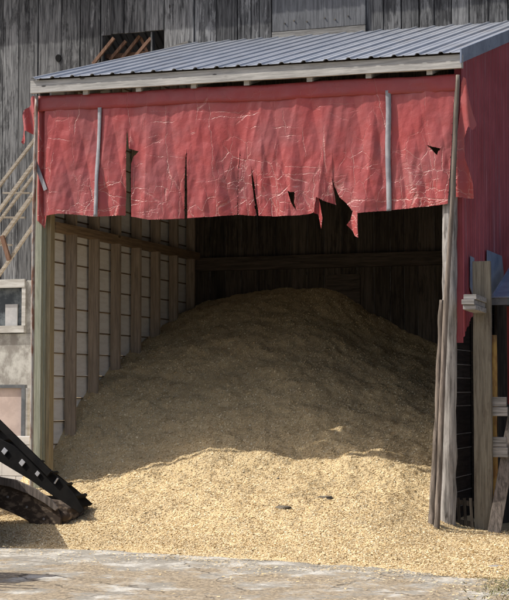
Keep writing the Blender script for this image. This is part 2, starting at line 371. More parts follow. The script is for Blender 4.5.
def flakes_mesh(name, x, y, z, nrm, smin, smax, extra=None):
    N = len(x); c = np.stack([x, y, z], 1)
    rv = rng.normal(size=(N, 3)); nn = nrm * 1.6 + rv * .55; nn /= np.linalg.norm(nn, axis=1)[:, None]
    a = np.cross(nn, rng.normal(size=(N, 3))); a /= np.linalg.norm(a, axis=1)[:, None]; b = np.cross(nn, a)
    L = (smin + (smax - smin) * rng.random(N) ** 2.2)[:, None] * .5; W = L * (.28 + .5 * rng.random(N))[:, None]
    c = c + nrm * (.001 + .007 * rng.random(N))[:, None]
    k = rng.uniform(-.35, .35, (N, 2))
    v = np.stack([c - a * L - b * W * (1 + k[:, :1]), c + a * L - b * W * (1 - k[:, :1]), c + a * L * (1 + k[:, 1:]) + b * W, c - a * L * (1 - k[:, 1:]) + b * W], 1).reshape(-1, 3)
    me = bpy.data.meshes.new(name)
    base_v = extra[0] if extra else np.zeros((0, 3)); base_f = extra[1] if extra else np.zeros((0, 4), int)
    V = np.vstack([base_v, v]); Fq = np.vstack([base_f, np.arange(4 * N).reshape(-1, 4) + len(base_v)])
    me.vertices.add(len(V)); me.vertices.foreach_set('co', V.astype(np.float32).ravel())
    me.loops.add(Fq.size); me.loops.foreach_set('vertex_index', Fq.astype(np.int32).ravel())
    me.polygons.add(len(Fq)); me.polygons.foreach_set('loop_start', (np.arange(len(Fq)) * 4).astype(np.int32))
    me.polygons.foreach_set('loop_total', np.full(len(Fq), 4, np.int32))
    mi = np.ones(len(Fq), np.int32); mi[:len(base_f)] = 0
    me.polygons.foreach_set('material_index', mi); me.update(calc_edges=True); me.validate()
    return me
ix, iy = np.meshgrid(np.arange(len(gx)), np.arange(len(gy)), indexing='ij')
bv = np.stack([gx[ix], gy[iy], H], 2).reshape(-1, 3); idx = (ix * len(gy) + iy)
q = np.stack([idx[:-1, :-1], idx[1:, :-1], idx[1:, 1:], idx[:-1, 1:]], 2)
cx = gx[:-1][:, None] + 0 * gy[:-1][None]; cy = gy[:-1][None] + 0 * cx
hm = np.maximum.reduce([H[:-1, :-1], H[1:, :-1], H[1:, 1:], H[:-1, 1:]])
keep = (hm > -.005) & ~((cx > -.14) & (cy > 4.4))
keep &= ~((cx < -5.06) & (cy > 3.0))
bf = q[keep]
def normals(x, y):
    e = .03; dx = (hgt(x + e, y) - hgt(x - e, y)) / (2 * e); dy = (hgt(x, y + e) - hgt(x, y - e)) / (2 * e)
    n_ = np.stack([-dx, -dy, np.ones_like(x)], 1); return n_ / np.linalg.norm(n_, axis=1)[:, None]
N = 620000
x = rng.uniform(-6.2, 2.2, N); y = -3.3 + 7.9 * rng.random(N) ** 1.5
h = hgt(x, y); ok = (h > .0) & (rng.random(N) < np.clip(h * 22 + .12, 0, 1)) & ~((x > -.2) & (y > .6)) & ~((x < -4.85) & (y > .6))
x, y, h = x[ok], y[ok], h[ok]
me = flakes_mesh('wood_chip_pile', x, y, h, normals(x, y), .008, .0225, (bv, bf))
o = link('wood_chip_pile', me, [M['chip_base'], M['chip']])
tag(o, 'big heap of pale tan wood chips filling the open shed bay', 'wood chips', kind='stuff')
# stray chips on the apron
N = 42000
x = rng.uniform(-7, 3, N); d = rng.exponential(.55, N)
toe = np.interp(x, [-7, -4, -3.1, -2, -.9, .1, 1.1, 3], [-2.2, -2.3, -1.95, -2.2, -2.5, -2.8, -3.2, -3.4]); y = toe + .15 - d
cl = np.array([mn.noise(Vector((a * 1.7, b * 3, 4))) for a, b in zip(x, y)]); ok = (hgt(x, y) < .012) & (y > -8) & (cl + .25 > rng.random(N) * .7)
x, y = x[ok], y[ok]; nz = np.tile([0, 0, 2.4], (len(x), 1))
me = flakes_mesh('scattered_wood_chips', x, y, np.full(len(x), .009), nz, .008, .026)
tag(link('scattered_wood_chips', me, [M['chip_base'], M['chip']]), 'stray wood chips strewn over the concrete in front of the heap', 'wood chips', kind='stuff')

# ------------------------------------------------------------------ stones on the pile
def pebble(name, px, py, sx, sy, sz, mat, label, group=None):
    # walk the ray until it meets the heap
    d = ray(px, py); s = 9.0
    while s < 26:
        p = CAM + d * s
        if p.z < max(hz(p.x, p.y), .006): break
        s += .02
    bm = B(); bmesh.ops.create_icosphere(bm, subdivisions=3, radius=1)
    for v in bm.verts:
        k = 1 + .45 * mn.noise(v.co * 1.6 + Vector((px, py, 0))) + .22 * mn.noise(v.co * 4.5 + Vector((px, py, 0)))
        v.co = Vector((v.co.x * sx * k, v.co.y * sy * k, v.co.z * sz * k))
    o = link(name, bm, mat, smooth=True); o.location = (p.x, p.y, max(hz(p.x, p.y), .006) + sz * .2); tag(o, label, 'stone', group)
pebble('clod', 283, 509, .075, .06, .024, M['stone'], 'lower left of the two dark flat clods lying on the sunlit wood chips', 'dark clods on the wood chips')
pebble('clod', 326, 499, .085, .06, .022, M['stone'], 'upper right of the two dark flat clods lying on the sunlit wood chips', 'dark clods on the wood chips')
pebble('clod', 278, 479, .017, .016, .012, M['stone'], 'tiny dark clod on the chips just below the shadow edge', 'dark clods on the wood chips')
pebble('stone', 497, 567, .07, .05, .012, M['gstone'], 'flat grey stone at the bottom right edge of the wood chips')

# ------------------------------------------------------------------ barn
barn = empty('barn', (-3, BY, 0), 'tall old barn of weathered grey vertical boards behind the shed', 'barn')
def X4(px, py=40): return at_y(px, py, BY).x
edges = [X4(v) for v in (-22, 4, 20, 39, 62, 81, 101.5, 112, 125, 146, 165, 195, 217, 238, 252, 260, 273, 274.5, 297, 320, 344, 367, 384, 402, 420, 435, 452, 470, 489, 509)]
x = edges[0]
while x > -13: x -= random.uniform(.2, .33); edges.insert(0, x)
x = edges[-1]
while x < 5.5: x += random.uniform(.18, .3); edges.append(x)
hx0, hx1 = X4(103.5), X4(151.5); hz1 = at_y(128, 34, BY).z; hz0 = 6.0
dx0, dx1 = X4(274), X4(367); dz0 = at_y(320, 36.5, BY).z
ZB = at_y(15, 281, BY).z; TOP = 7.75
bm = B()
for a, b in zip(edges, edges[1:]):
    mid = (a + b) / 2; lo = ZB + random.uniform(-.015, .015) if mid < XL - .1 else .02
    g = random.uniform(.004, .011); yo = random.uniform(0, .014)
    segs = [(lo, TOP)]
    if a < hx1 - .01 and b > hx0 + .01: segs = [(lo, hz0), (hz1 + random.uniform(-.01, .02), TOP)]
    if a < dx1 - .01 and b > dx0 + .01: segs = [(lo, dz0 - .03)]
    for z0, z1 in segs:
        box(bm, a + g, b - g, BY - .028 - yo, BY, z0, z1, .003)
link('wall', bm, M['barn'], barn)
bm = B()   # loft door
p = [dx0 + (dx1 - dx0) * i / 4 for i in range(5)]
for a, b in zip(p, p[1:]): box(bm, a + .001, b - .001, BY - .075, BY - .045, dz0 + .10, TOP)
ld = link('loft_door', bm, M['door_wood'], barn)
bm = B(); box(bm, dx0, dx1, BY - .085, BY - .045, dz0, dz0 + .09); link('bottom_rail', bm, M['barn_x'], ld)
for i in range(6):
    bm = B(); xx = dx0 + (.14, .24, .38, .57, .68, .82)[i] * (dx1 - dx0); tube(bm, [(xx, BY - .09, dz0 + .2 + .03 * (i % 2)), (xx, BY - .074, dz0 + .2 + .03 * (i % 2))], .011, 8)
    link('bolt', bm, M['stone'], ld)
# framing strips beside the door and ledge block
bm = B(); q0, q1 = at_y(168, 48, BY - .1), at_y(190, 41, BY - .1)
hexa(bm, [(q0.x, BY - .13, q0.z - .1), (q1.x, BY - .13, q0.z - .06), (q1.x, BY - .03, q0.z - .06), (q0.x, BY - .03, q0.z - .1), (q0.x, BY - .13, q0.z), (q1.x - .02, BY - .13, q1.z), (q1.x, BY - .03, q1.z), (q0.x, BY - .03, q0.z)])
link('ledge_block', bm, M['barn_x'], barn)
for a, b in ((hx0 - .03, hx0), (hx1, hx1 + .025)):
    bm = B(); box(bm, a, b, BY - .03, BY + .06, hz0, hz1); link('hatch_jamb', bm, M['barn'], barn)
bm = B(); kp = at_y(58, 58, BY - .046); ring = [(kp.x + .045 * math.cos(q) * (1 + .25 * mn.noise(Vector((math.cos(q), math.sin(q), 0)))), kp.z + .055 * math.sin(q)) for q in [i * .524 for i in range(12)]]
prism(bm, ring, 'y', BY - .047, BY - .030); link('knot_hole_dark', bm, M['hole_dark'], barn)  # black disc on the board stands in for the darkness inside a hole
for (a, b, yy) in (((93, 64), (114, 38), .0), ((110, 60), (126, 41), .12), ((121, 60), (140, 36), .16), ((134, 58), (151, 38), .02), ((150, 58), (141, 38), .2)):
    bm = B(); bar(bm, at_y(*a, BY - .07 + yy + (.05 if yy else 0)), at_y(*b, BY - .07 + yy + (.05 if yy else 0)), .035, .045); link('brace', bm, M['brace'], barn)
bm = B(); bar(bm, at_y(105, 57, BY + .22), at_y(151, 53, BY + .22), .04, .06); link('cross_rail', bm, M['brace'], barn)
# interior beam & panel seen in the bay
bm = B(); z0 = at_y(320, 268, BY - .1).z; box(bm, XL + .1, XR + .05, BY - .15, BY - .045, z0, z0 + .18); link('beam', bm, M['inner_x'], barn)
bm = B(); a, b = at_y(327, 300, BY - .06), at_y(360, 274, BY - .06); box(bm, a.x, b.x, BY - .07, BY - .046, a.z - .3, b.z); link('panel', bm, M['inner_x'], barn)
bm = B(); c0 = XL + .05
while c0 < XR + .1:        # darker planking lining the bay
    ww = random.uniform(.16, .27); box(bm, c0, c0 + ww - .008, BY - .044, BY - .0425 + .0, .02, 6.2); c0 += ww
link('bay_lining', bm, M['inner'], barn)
# sides, back, roof
bm = B(); box(bm, -13.2, -13.1, BY, BY + 9, 0, TOP); box(bm, 5.6, 5.7, BY, BY + 9, 0, TOP); box(bm, -13.2, 5.7, BY + 9, BY + 9.1, 0, TOP)
link('side_wall', bm, M['barn'], barn)
bm = B(); box(bm, -13.1, 5.6, BY + .1, BY + 8.9, 4.9, 4.98); link('loft_floor', bm, M['inner'], barn)
def corrug(bm, x0, x1, y0, z0, y1, z1, pitch, hgt_, minor=True, thick=.004, jag=0):
    prof = []; x_ = x0
    while x_ < x1:
        prof += [(x_, 0), (x_ + .018, hgt_), (x_ + .045, hgt_), (x_ + .063, 0)]
        if minor: prof += [(x_ + pitch * .47, 0), (x_ + pitch * .5, hgt_ * .28), (x_ + pitch * .56, hgt_ * .28), (x_ + pitch * .59, 0)]
        x_ += pitch
    prof = [(min(a, x1), b) for a, b in prof] + [(x1, 0)]; n_ = 3
    rows = []
    for k in range(n_ + 1):
        f = k / n_
        rows.append([bm.verts.new((a, y0 + (y1 - y0) * f + (jag * mn.noise(Vector((math.floor((a - x0) / .9) * 3.1, 0, 5))) if k == 0 else 0), z0 + (z1 - z0) * f + b)) for a, b in prof])
    for r0, r1 in zip(rows, rows[1:]):
        for i in range(len(prof) - 1):
            if prof[i + 1][0] - prof[i][0] > 1e-6: bm.faces.new((r0[i], r0[i + 1], r1[i + 1], r1[i]))
def addsolid(o, th):
    s = o.modifiers.new('thickness', 'SOLIDIFY'); s.thickness = th; s.offset = -1
bm = B(); corrug(bm, -13.5, 6, BY - .42, TOP - .02, BY + 4.6, TOP + 2.9, .27, .03); corrug(bm, -13.5, 6, BY + 9.6, TOP - .2, BY + 4.6, TOP + 2.9, .27, .03)
addsolid(link('roof', bm, M['roof'], barn), .004)
bm = B(); box(bm, -13.4, 5.9, BY - .34, BY - .30, TOP - .22, TOP - .03); link('eave_board', bm, M['barn_x'], barn)
# foundation + window at the left
fz0 = at_y(12, 333, BY).z; gz0, gz1 = at_y(12, 326, BY).z, at_y(12, 288, BY).z; wx0, wx1 = X4(-30, 300), X4(26, 300)
bm = B(); box(bm, -13.1, XL - .12, BY - .06, BY + .2, 0, fz0 - .01, 0); box(bm, wx1, XL - .12, BY - .05, BY + .2, fz0 - .01, ZB); box(bm, -13.1, wx0, BY - .05, BY + .2, fz0 - .01, ZB)
link('foundation', bm, M['foundation'], barn, bevel=.01)
bm = B(); box(bm, wx0 + .03, wx1 - .03, BY + .03, BY + .036, fz0, ZB); wd = link('window', bm, M['glass'], barn)
bm = B(); box(bm, wx0 - .02, wx1 + .02, BY - .09, BY - .02, gz1, ZB + .02); box(bm, wx0, wx0 + .05, BY - .08, BY + .02, gz0, gz1)
box(bm, wx1 - .03, wx1 + .03, BY - .08, BY + .02, gz0, gz1); link('frame', bm, M['wframe'], wd)
bm = B(); box(bm, wx0 - .03, wx1 + .03, BY - .12, BY - .015, fz0, gz0); link('sill', bm, M['wframe'], wd)
bm = B(); box(bm, X4(5, 310), X4(17, 310), BY + .006, BY + .028, gz0, gz0 + .32); tag(link('curtain', bm, M['block'], wd))

# ------------------------------------------------------------------ shed
shed = empty('open_shed', (-2.45, 0, 0), 'open fronted lean-to bay with metal roof built against the grey barn', 'shed')
SL = .292; ZE = 5.00
RX0, RX1, RY0 = at_y(30, 80, -.2).x, XR + .02, -.20
bm = B(); corrug(bm, RX0, RX1, RY0, ZE + SL * RY0, BY - .012, ZE + SL * (BY - .012), .245, .019, jag=.02)
addsolid(link('roof', bm, M['roof'], shed), .004)
bm = B(); box(bm, RX0 + .01, RX1 - .02, -.03, BY - .05, 0, .022)      # roof deck under the sheet
for v in bm.verts: v.co.z += ZE + SL * v.co.y - .04
link('roof_deck', bm, M['inner_x'], shed)
a, b = at_y(31, 93.5, -.14), at_y(463, 68, -.14); a2, b2 = at_y(31, 80.5, -.14), at_y(463, 53, -.14)
fz_lo = (a.z + b.z) / 2; fz_hi = 0; print('eave z', a2.z, b2.z)
print('fascia', a, b, a2, b2, fz_lo)
bm = B(); xs = np.linspace(a.x, b.x, 25); fz_hi = ZE + SL * RY0 - .012
for i in range(24):
    pass
n_ = 24; ring = []
for xx in xs:
    wv = .006 * mn.noise(Vector((xx * 1.4, 0, 0))); ring.append([bm.verts.new(c) for c in ((xx, -.16 + wv, fz_lo + wv), (xx, -.12, fz_lo + wv), (xx, -.12, fz_hi), (xx, -.16 + wv, fz_hi))])
for r0, r1 in zip(ring, ring[1:]):
    for k in range(4): bm.faces.new((r0[k], r0[(k + 1) % 4], r1[(k + 1) % 4], r1[k]))
bm.faces.new(ring[0][::-1]); bm.faces.new(ring[-1]); bmesh.ops.recalc_face_normals(bm, faces=bm.faces)
fa = link('fascia', bm, M['fascia'], shed)
bm = B(); box(bm, a.x + .01, b.x - .01, -.172, -.163, fz_lo - .002, fz_lo + .075); link('trim_strip', bm, M['fascia'], fa)
for px in (86, 139, 194, 247, 310, 369, 430):          # rafters
    xx = at_y(px, 90, -.1).x; bm = B(); box(bm, xx - .03, xx + .03, -.118, BY - .06, -.155, 0)
    for v in bm.verts: v.co.z += ZE + SL * v.co.y - .045 - (.0 if v.co.y > 0 else .0)
    for v in bm.verts:
        if v.co.y < 0: v.co.z = fz_lo - .045 if v.co.z < ZE - .15 else v.co.z
    link('rafter', bm, M['fascia'], shed)
bm = B(); box(bm, XL + .02, XR - .05, .02, .10, fz_lo - .30, fz_lo - .06); link('header', bm, M['inner_x'], shed)
for o_ in [c for c in shed.children if c.name.split('.')[0] in ('roof', 'roof_deck', 'fascia', 'rafter')] + [c for c in fa.children]:
    for v in o_.data.vertices: v.co.z -= .0115 * (v.co.x + 2.41)
# left post : three boards
L0 = at_y(33, 300, -.02).x; L1 = at_y(41.5, 300, -.02).x; L2 = at_y(46, 300, .06).x; L3 = at_y(52, 300, .1).x
bm = B(); box(bm, L0, L1, -.03, .05, 0, 4.7, .003); box(bm, L1 + .002, L2, .02, .12, 0, 4.7, .003)
link('corner_post', bm, M['green_post'], shed, bevel=.004)
bm = B(); box(bm, L2 + .002, L3, .06, .16, 0, 4.7, .003); link('jamb_board', bm, M['yellow_post'], shed, bevel=.004)
# studs
SX = L3 - .16
for i in range(7):
    yy = .72 + .61 * i; bm = B(); box(bm, SX + .015, SX + .14, yy, yy + .045, .02, ZE + SL * yy - .1, .006); link('stud', bm, M['stud'], shed, bevel=.003)
bm = B(); z0 = at_x(66, 232, SX + .12).z; box(bm, SX + .02, SX + .165, .17, BY - .16, z0 - .01, z0 + .085)
for v in bm.verts: v.co.x += .002
link('girt', bm, M['girt'], shed)
# lap siding (white inside) with brown battens
bm = B(); bm2 = B(); zz = .1; k = 0
while zz < 6.2:
    y_a = max(.06, (zz + .3 - ZE) / SL) if zz + .3 > ZE else .06
    if y_a < BY - .1:
        hexa(bm, [(SX - .045, y_a, zz), (SX - .015, y_a, zz), (SX - .015, BY - .06, zz), (SX - .045, BY - .06, zz), (SX - .045, y_a, zz + .260), (SX - .03, y_a, zz + .260), (SX - .03, BY - .06, zz + .260), (SX - .045, BY - .06, zz + .260)])
        box(bm2, SX - .028, SX - .012, max(y_a, .17), BY - .07, zz + .246, zz + .260)
    zz += .262
sdg = link('siding', bm, M['white_siding'], shed); link('batten', bm2, M['girt'], sdg)
# rear right post, front right rough post
bm = B(); pb, pt = at_y(448, 545, 0), at_y(451.5, 150, 0); pt = Vector((pt.x, .0, 4.6)); pb = Vector((pb.x, 0, -.02))
tube(bm, line(pb, pt, 60), [.078 - .012 * i / 60 for i in range(61)], 16, .22, .55)
link('rough_post', bm, M['grey_post'], shed, smooth=True)
# red steel side wall
bm = B(); yv = 0.0; WX = XR - .01; rows = []
def wall_bot(y): return 2.02 + .55 * min(y, 1.0) if y < 1.0 else 2.57 - .12 * min(1, (y - 1) / 2)
y_ = .03; prof = []
while y_ < BY - .05:
    prof += [(y_, 0), (y_ + .012, .013), (y_ + .035, .013), (y_ + .047, 0), (y_ + .11, 0), (y_ + .118, .005), (y_ + .13, .005), (y_ + .138, 0)]; y_ += .20
for yy, dx in prof:
    if yy > BY - .04: break
    rows.append((bm.verts.new((WX + dx, yy, wall_bot(yy))), bm.verts.new((WX + dx, yy, ZE + SL * yy - .05))))
for r0, r1 in zip(rows, rows[1:]): bm.faces.new((r0[0], r1[0], r1[1], r0[1]))
addsolid(link('side_wall', bm, M['red'], shed), .005)
bm = B()   # rake trim (z eased down with the eave)
TB = .028
hexa(bm, [(XR + .03, RY0, ZE + SL * RY0 - .11), (XR + .045, RY0, ZE + SL * RY0 - .11), (XR + .045, BY - .03, ZE + SL * BY - .12), (XR + .03, BY - .03, ZE + SL * BY - .12),
          (XR + .03, RY0, ZE + SL * RY0 + .035), (XR + .045, RY0, ZE + SL * RY0 + .035), (XR + .045, BY - .03, ZE + SL * BY + .025), (XR + .03, BY - .03, ZE + SL * BY + .025)])
for v in bm.verts: v.co.z -= .028
for k in range(14):
    yy = .2 + k * .33; zc = ZE - .028 + SL * yy - .07; box(bm, XR + .045, XR + .05, yy, yy + .02, zc, zc + .02)
link('rake_trim', bm, M['trim'], shed)
bm = B(); box(bm, RX0 + .012, RX0 + .03, RY0 + .05, BY - .05, -.12, 0)
for v in bm.verts: v.co.z += ZE + SL * v.co.y
link('rake_board', bm, M['fascia'], shed)
bm = B(); y_t = BY - .08; y_s = .17; g0x, g1x = SX - .062, SX - .047
hexa(bm, [(g0x, y_s, 3.2), (g1x, y_s, 3.2), (g1x, y_t, 3.2), (g0x, y_t, 3.2), (g0x, y_s, ZE + SL * y_s + .01), (g1x, y_s, ZE + SL * y_s + .01), (g1x, y_t, ZE + SL * y_t + .01), (g0x, y_t, ZE + SL * y_t + .01)])
link('gable_panel', bm, M['inner'], shed)
bm = B(); box(bm, -.085, -.012, .04, .055, 1.98, ZE - .1); link('corner_trim', bm, M['red'], shed)
# retaining wall of dark planks; pale strips stand in for light along the gaps
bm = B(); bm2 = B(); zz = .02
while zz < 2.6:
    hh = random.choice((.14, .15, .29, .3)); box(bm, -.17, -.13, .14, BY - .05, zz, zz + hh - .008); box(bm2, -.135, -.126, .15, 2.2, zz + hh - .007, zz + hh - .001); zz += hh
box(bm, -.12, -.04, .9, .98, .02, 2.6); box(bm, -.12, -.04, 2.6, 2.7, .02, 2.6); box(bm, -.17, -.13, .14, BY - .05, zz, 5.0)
rw = link('retaining_wall', bm, M['inner_y'], shed); link('gap_light_strip', bm2, M['rail'], rw)

# ------------------------------------------------------------------ tarp curtain
TY = -.055
def W2(px, py): p = at_y(px, py, TY); return (p.x, p.z)
PAN = [at_y(v, 200, -.055).x for v in (46, 127.5, 186.5, 238, 256, 333, 389, 455)]
TILT = [random.uniform(-1, 1) for _ in PAN]
def fold(x, s):   # s 0 top .. 1 bottom
    g = .30 + .70 * s
    f = .022 * mn.noise(Vector((x * 1.5, 0, s * .5))) + .008 * math.sin(x * 7.3 + 1.6 * math.sin(x * 2.1))
    # sharp creases : folded noise, mostly running down, some slanting
    f += .050 * abs(mn.noise(Vector((x * 2.3 + s * .25, 3, s * .35)))) - .034 * abs(mn.noise(Vector((x * 4.3 - s * .9, 7, s * .5))))
    f += .016 * abs(mn.noise(Vector((x * 9 + s * 2.2, 11, s * 1.5)))) * (1.25 - s) - .012 * abs(mn.noise(Vector((x * 5, 13, s * 5))))
    f += .003 * mn.noise(Vector((x * 18, 2, s * 16)))
    i = max(0, min(len(PAN) - 2, sum(1 for p in PAN if p <= x) - 1)); w = max(0, min(1, (s - .5) / .5))
    u = (x - PAN[i]) / (PAN[i + 1] - PAN[i]) - .5; f2 = (.035 * TILT[i] * u + .03 * (u * u * 4 - .5) * (.4 + .4 * abs(TILT[i]))) * w
    if i in (5,): f2 *= max(0, min(1, (.5 - u) * 6))
    if i in (6,): f2 *= max(0, min(1, (u + .5) * 6))
    return f * g * 1.3 + f2
outline_bot = [(46, 216), (60, 214), (80, 215), (95, 217), (110, 216), (125, 215.5), (150, 220), (170, 219.5), (184, 218.5), (188, 218.5), (212, 217), (236, 214.5), (256, 216), (275, 216.5), (300, 215.5), (312, 213.5), (314.5, 212), (316.6, 197), (324, 201), (335, 204.5), (333.5, 190), (331.2, 174.5), (334, 186), (339, 197), (346, 203), (352.5, 210.5), (358, 213.5), (370, 212), (387, 210.5), (410, 208.5), (430, 206.5), (449, 204.5)]
holes = [[(127.6, 128), (128.8, 140), (129.5, 149), (139, 151.5), (134.5, 157), (132.6, 164), (132.2, 221), (125.3, 219), (126.5, 170), (126.8, 152)],
         [(187.6, 149), (187.8, 162), (188.6, 190), (188.4, 222), (184.2, 222), (184.8, 185), (186.2, 160)],
         [(240.4, 147), (239.3, 168), (238.7, 190), (238.3, 219), (236.3, 219), (237.3, 180)],
         [(251.6, 166), (253.5, 180), (257, 200), (260, 219), (258, 219), (254, 200), (252, 182)],
         [(288, 190.5), (291, 192.5), (295.5, 192), (294.8, 203), (297.3, 211.5), (292, 203)],
         [(427.8, 145.5), (433, 147), (442, 149), (439, 152), (438, 155.5), (434, 152)]]
holes = [[W2(*p) for p in h] for h in holes]
ob = [W2(*p) for p in outline_bot]; obx = np.array([p[0] for p in ob]); obz = np.array([p[1] for p in ob])
tl, tr = W2(46, 104), W2(455.5, 84)
def inside(p, poly):
    c = False; n = len(poly); j = n - 1
    for i in range(n):
        if (poly[i][1] > p[1]) != (poly[j][1] > p[1]) and p[0] < (poly[j][0] - poly[i][0]) * (p[1] - poly[i][1]) / (poly[j][1] - poly[i][1]) + poly[i][0]: c = not c
        j = i
    return c
def snap(p, poly, tol):
    best = None; bd = tol; n = len(poly)
    for i in range(n):
        a = poly[i]; b = poly[(i + 1) % n]; dx, dz = b[0] - a[0], b[1] - a[1]; L2_ = dx * dx + dz * dz + 1e-12
        t_ = max(0, min(1, ((p[0] - a[0]) * dx + (p[1] - a[1]) * dz) / L2_)); qx, qz = a[0] + dx * t_, a[1] + dz * t_
        d_ = math.hypot(p[0] - qx, p[1] - qz)
        if d_ < bd: bd = d_; best = (qx, qz)
    return best
full = [tl] + [(tl[0] - .0, obz[0])] + ob + [tr]        # closed outline
NX, NZ = 640, 175; zlo = min(obz) - .01; zhi = max(tl[1], tr[1])
x0, x1 = tl[0], max(tr[0], ob[-1][0]); csx = (x1 - x0) / NX; csz = (zhi - zlo) / NZ
bxs = [(min(p[0] for p in h) - .02, max(p[0] for p in h) + .02, min(p[1] for p in h) - .02, max(p[1] for p in h) + .02) for h in holes]
bm = B(); grid = {}; P2 = {}
ragged = lambda x, z: .0035 * mn.noise(Vector((x * 60, z * 60, 0)))
for i in range(NX + 1):
    for j in range(NZ + 1):
        x = x0 + csx * i; z = zlo + csz * j
        near_bot = z < np.interp(x, obx, obz) + .03 or (.3 > 0 and 3.2 < z < 3.9 and W2(310, 200)[0] < x < W2(360, 200)[0])
        s = None
        if near_bot or x > x1 - .1: s = snap((x, z), full, csx * .62)
        if s is None:
            for h, bb in zip(holes, bxs):
                if bb[0] < x < bb[1] and bb[2] < z < bb[3]:
                    s = snap((x, z), h, csx * .62)
                    if s: break
        if s: x, z = s[0] + ragged(*s), s[1] + ragged(s[1], s[0])
        P2[i, j] = (x, z)
def vert(i, j):
    if (i, j) not in grid:
        x, z = P2[i, j]; s = max(0, min(1.1, (tl[1] - z) / 1.3))
        y = TY - .02 + fold(x, s)
        for h in holes[:4]:     # slit edges curl outward
            xc = sum(p[0] for p in h) / len(h); zt = max(p[1] for p in h)
            if z < zt and abs(x - xc) < .13:
                k = (1 - abs(x - xc) / .13) ** 2 * min(1, (zt - z) * 2.5); y += (-.03 if x > xc else .022) * k
        grid[i, j] = bm.verts.new((x, y, z))
    return grid[i, j]
for i in range(NX):
    for j in range(NZ):
        c = [P2[i, j], P2[i + 1, j], P2[i + 1, j + 1], P2[i, j + 1]]; m_ = (sum(p[0] for p in c) / 4, sum(p[1] for p in c) / 4)
        if not inside(m_, full): continue
        if any(bb[0] < m_[0] < bb[1] and bb[2] < m_[1] < bb[3] and inside(m_, h) for h, bb in zip(holes, bxs)): continue
        try: bm.faces.new((vert(i, j), vert(i + 1, j), vert(i + 1, j + 1), vert(i, j + 1)))
        except ValueError: pass
tarp = empty('tarp_curtain', (-2.45, TY, 4.5), 'torn and cracked red vinyl tarp hanging in strips across the top of the bay', 'tarp')
link('curtain', bm, M['tarp'], tarp, smooth=True)
# valance roll
bm = B(); rings = []; va, vb = at_y(36.5, 103.5, -.1), at_y(457, 82, -.1)
vz = (va.z + vb.z) / 2
print('valance', va, vb, vz, tl, tr)
for k in range(240):
    f = k / 239; x = va.x + (vb.x - va.x) * f; zc = va.z + (vb.z - va.z) * f + .012 * mn.noise(Vector((x * 1.2, 3, 0)))
    ring = []
    for q_ in range(14):
        an = 2 * math.pi * q_ / 14; rr = 1 + .07 * mn.noise(Vector((x * 3.5, math.cos(an) * 1.5, math.sin(an) * 1.5 + 7))) + .04 * mn.noise(Vector((x * 12, math.cos(an) * 2, math.sin(an) * 2)))
        ring.append(bm.verts.new((x, -.072 + (.018 + .022 * max(0, -math.sin(an)) ** 2) * rr * math.cos(an) + .010 * mn.noise(Vector((x * 5, 1, math.sin(an)))), zc + .088 * rr * math.copysign(abs(math.sin(an)) ** .8, math.sin(an)))))
    rings.append(ring)
for r0, r1 in zip(rings, rings[1:]):
    for k in range(14): bm.faces.new((r0[k], r0[(k + 1) % 14], r1[(k + 1) % 14], r1[k]))
bm.faces.new(rings[0][::-1]); bm.faces.new(rings[-1]); bmesh.ops.recalc_face_normals(bm, faces=bm.faces)
link('rolled_hem', bm, M['valance'], tarp, smooth=True)
def cloth(poly_px, y0, name, mat, parent, amp=.03, thick=.003, wfun=None, label=None):
    """flap with real folds: outline filled with a grid"""
    poly = [(at_y(px, py, y0).x, at_y(px, py, y0).z) for px, py in poly_px]
    xa, xb = min(p[0] for p in poly), max(p[0] for p in poly); za, zb = min(p[1] for p in poly), max(p[1] for p in poly)
    cs = .008; nx, nz = int((xb - xa) / cs) + 2, int((zb - za) / cs) + 2; bm = B(); vs = {}; P = {}
    for i in range(nx + 1):
        for j in range(nz + 1):
            p = (xa + i * cs, za + j * cs); s = snap(p, poly, cs * .75); P[i, j] = s or p
    def V(i, j):
        if (i, j) not in vs:
            x, z = P[i, j]; u = (x - xa) / (xb - xa); v_ = (z - za) / (zb - za)
            y = y0 + (wfun(u, v_) if wfun else amp * math.sin(u * 6 + v_ * 3)) + .008 * mn.noise(Vector((x * 8, 0, z * 6))); vs[i, j] = bm.verts.new((x, y, z))
        return vs[i, j]
    for i in range(nx):
        for j in range(nz):
            c = [P[i, j], P[i + 1, j], P[i + 1, j + 1], P[i, j + 1]]; m_ = (sum(p[0] for p in c) / 4, sum(p[1] for p in c) / 4)
            if inside(m_, poly):
                try: bm.faces.new((V(i, j), V(i + 1, j), V(i + 1, j + 1), V(i, j + 1)))
                except ValueError: pass
    o = link(name, bm, mat, parent, smooth=True)
    if label: o['label'] = label
    return o
cloth([(34, 108), (47, 106), (47.5, 216), (44.5, 229), (40, 222), (34.5, 219)], -.03, 'side_flap', M['tarp'], tarp, wfun=lambda u, v: -.02 + .06 * abs(u - .6) + .02 * math.sin(u * 11))
cloth([(33, 96), (36, 97), (35, 128), (31, 134), (24, 130), (18.5, 143), (16.5, 141), (20, 118), (22.5, 109), (28, 103)], -.02, 'corner_flap', M['tarp'], tarp, wfun=lambda u, v: .10 * (1 - u) + .04 * math.sin(u * 9 + v * 4))
cloth([(315, 196), (317.5, 196), (320.5, 205), (323.5, 218), (322, 229), (319.8, 221), (317, 214), (313.5, 213)], -.07, 'hanging_strip', M['valance'], tarp, wfun=lambda u, v: .03 * math.sin(u * 5))
cloth([(352.5, 209), (358.3, 212.5), (358.4, 228), (359, 238), (355, 236), (352.5, 231.5), (346.5, 225), (350, 219)], -.09, 'hanging_strip', M['tarp'], tarp, wfun=lambda u, v: .03 * math.sin(u * 5))
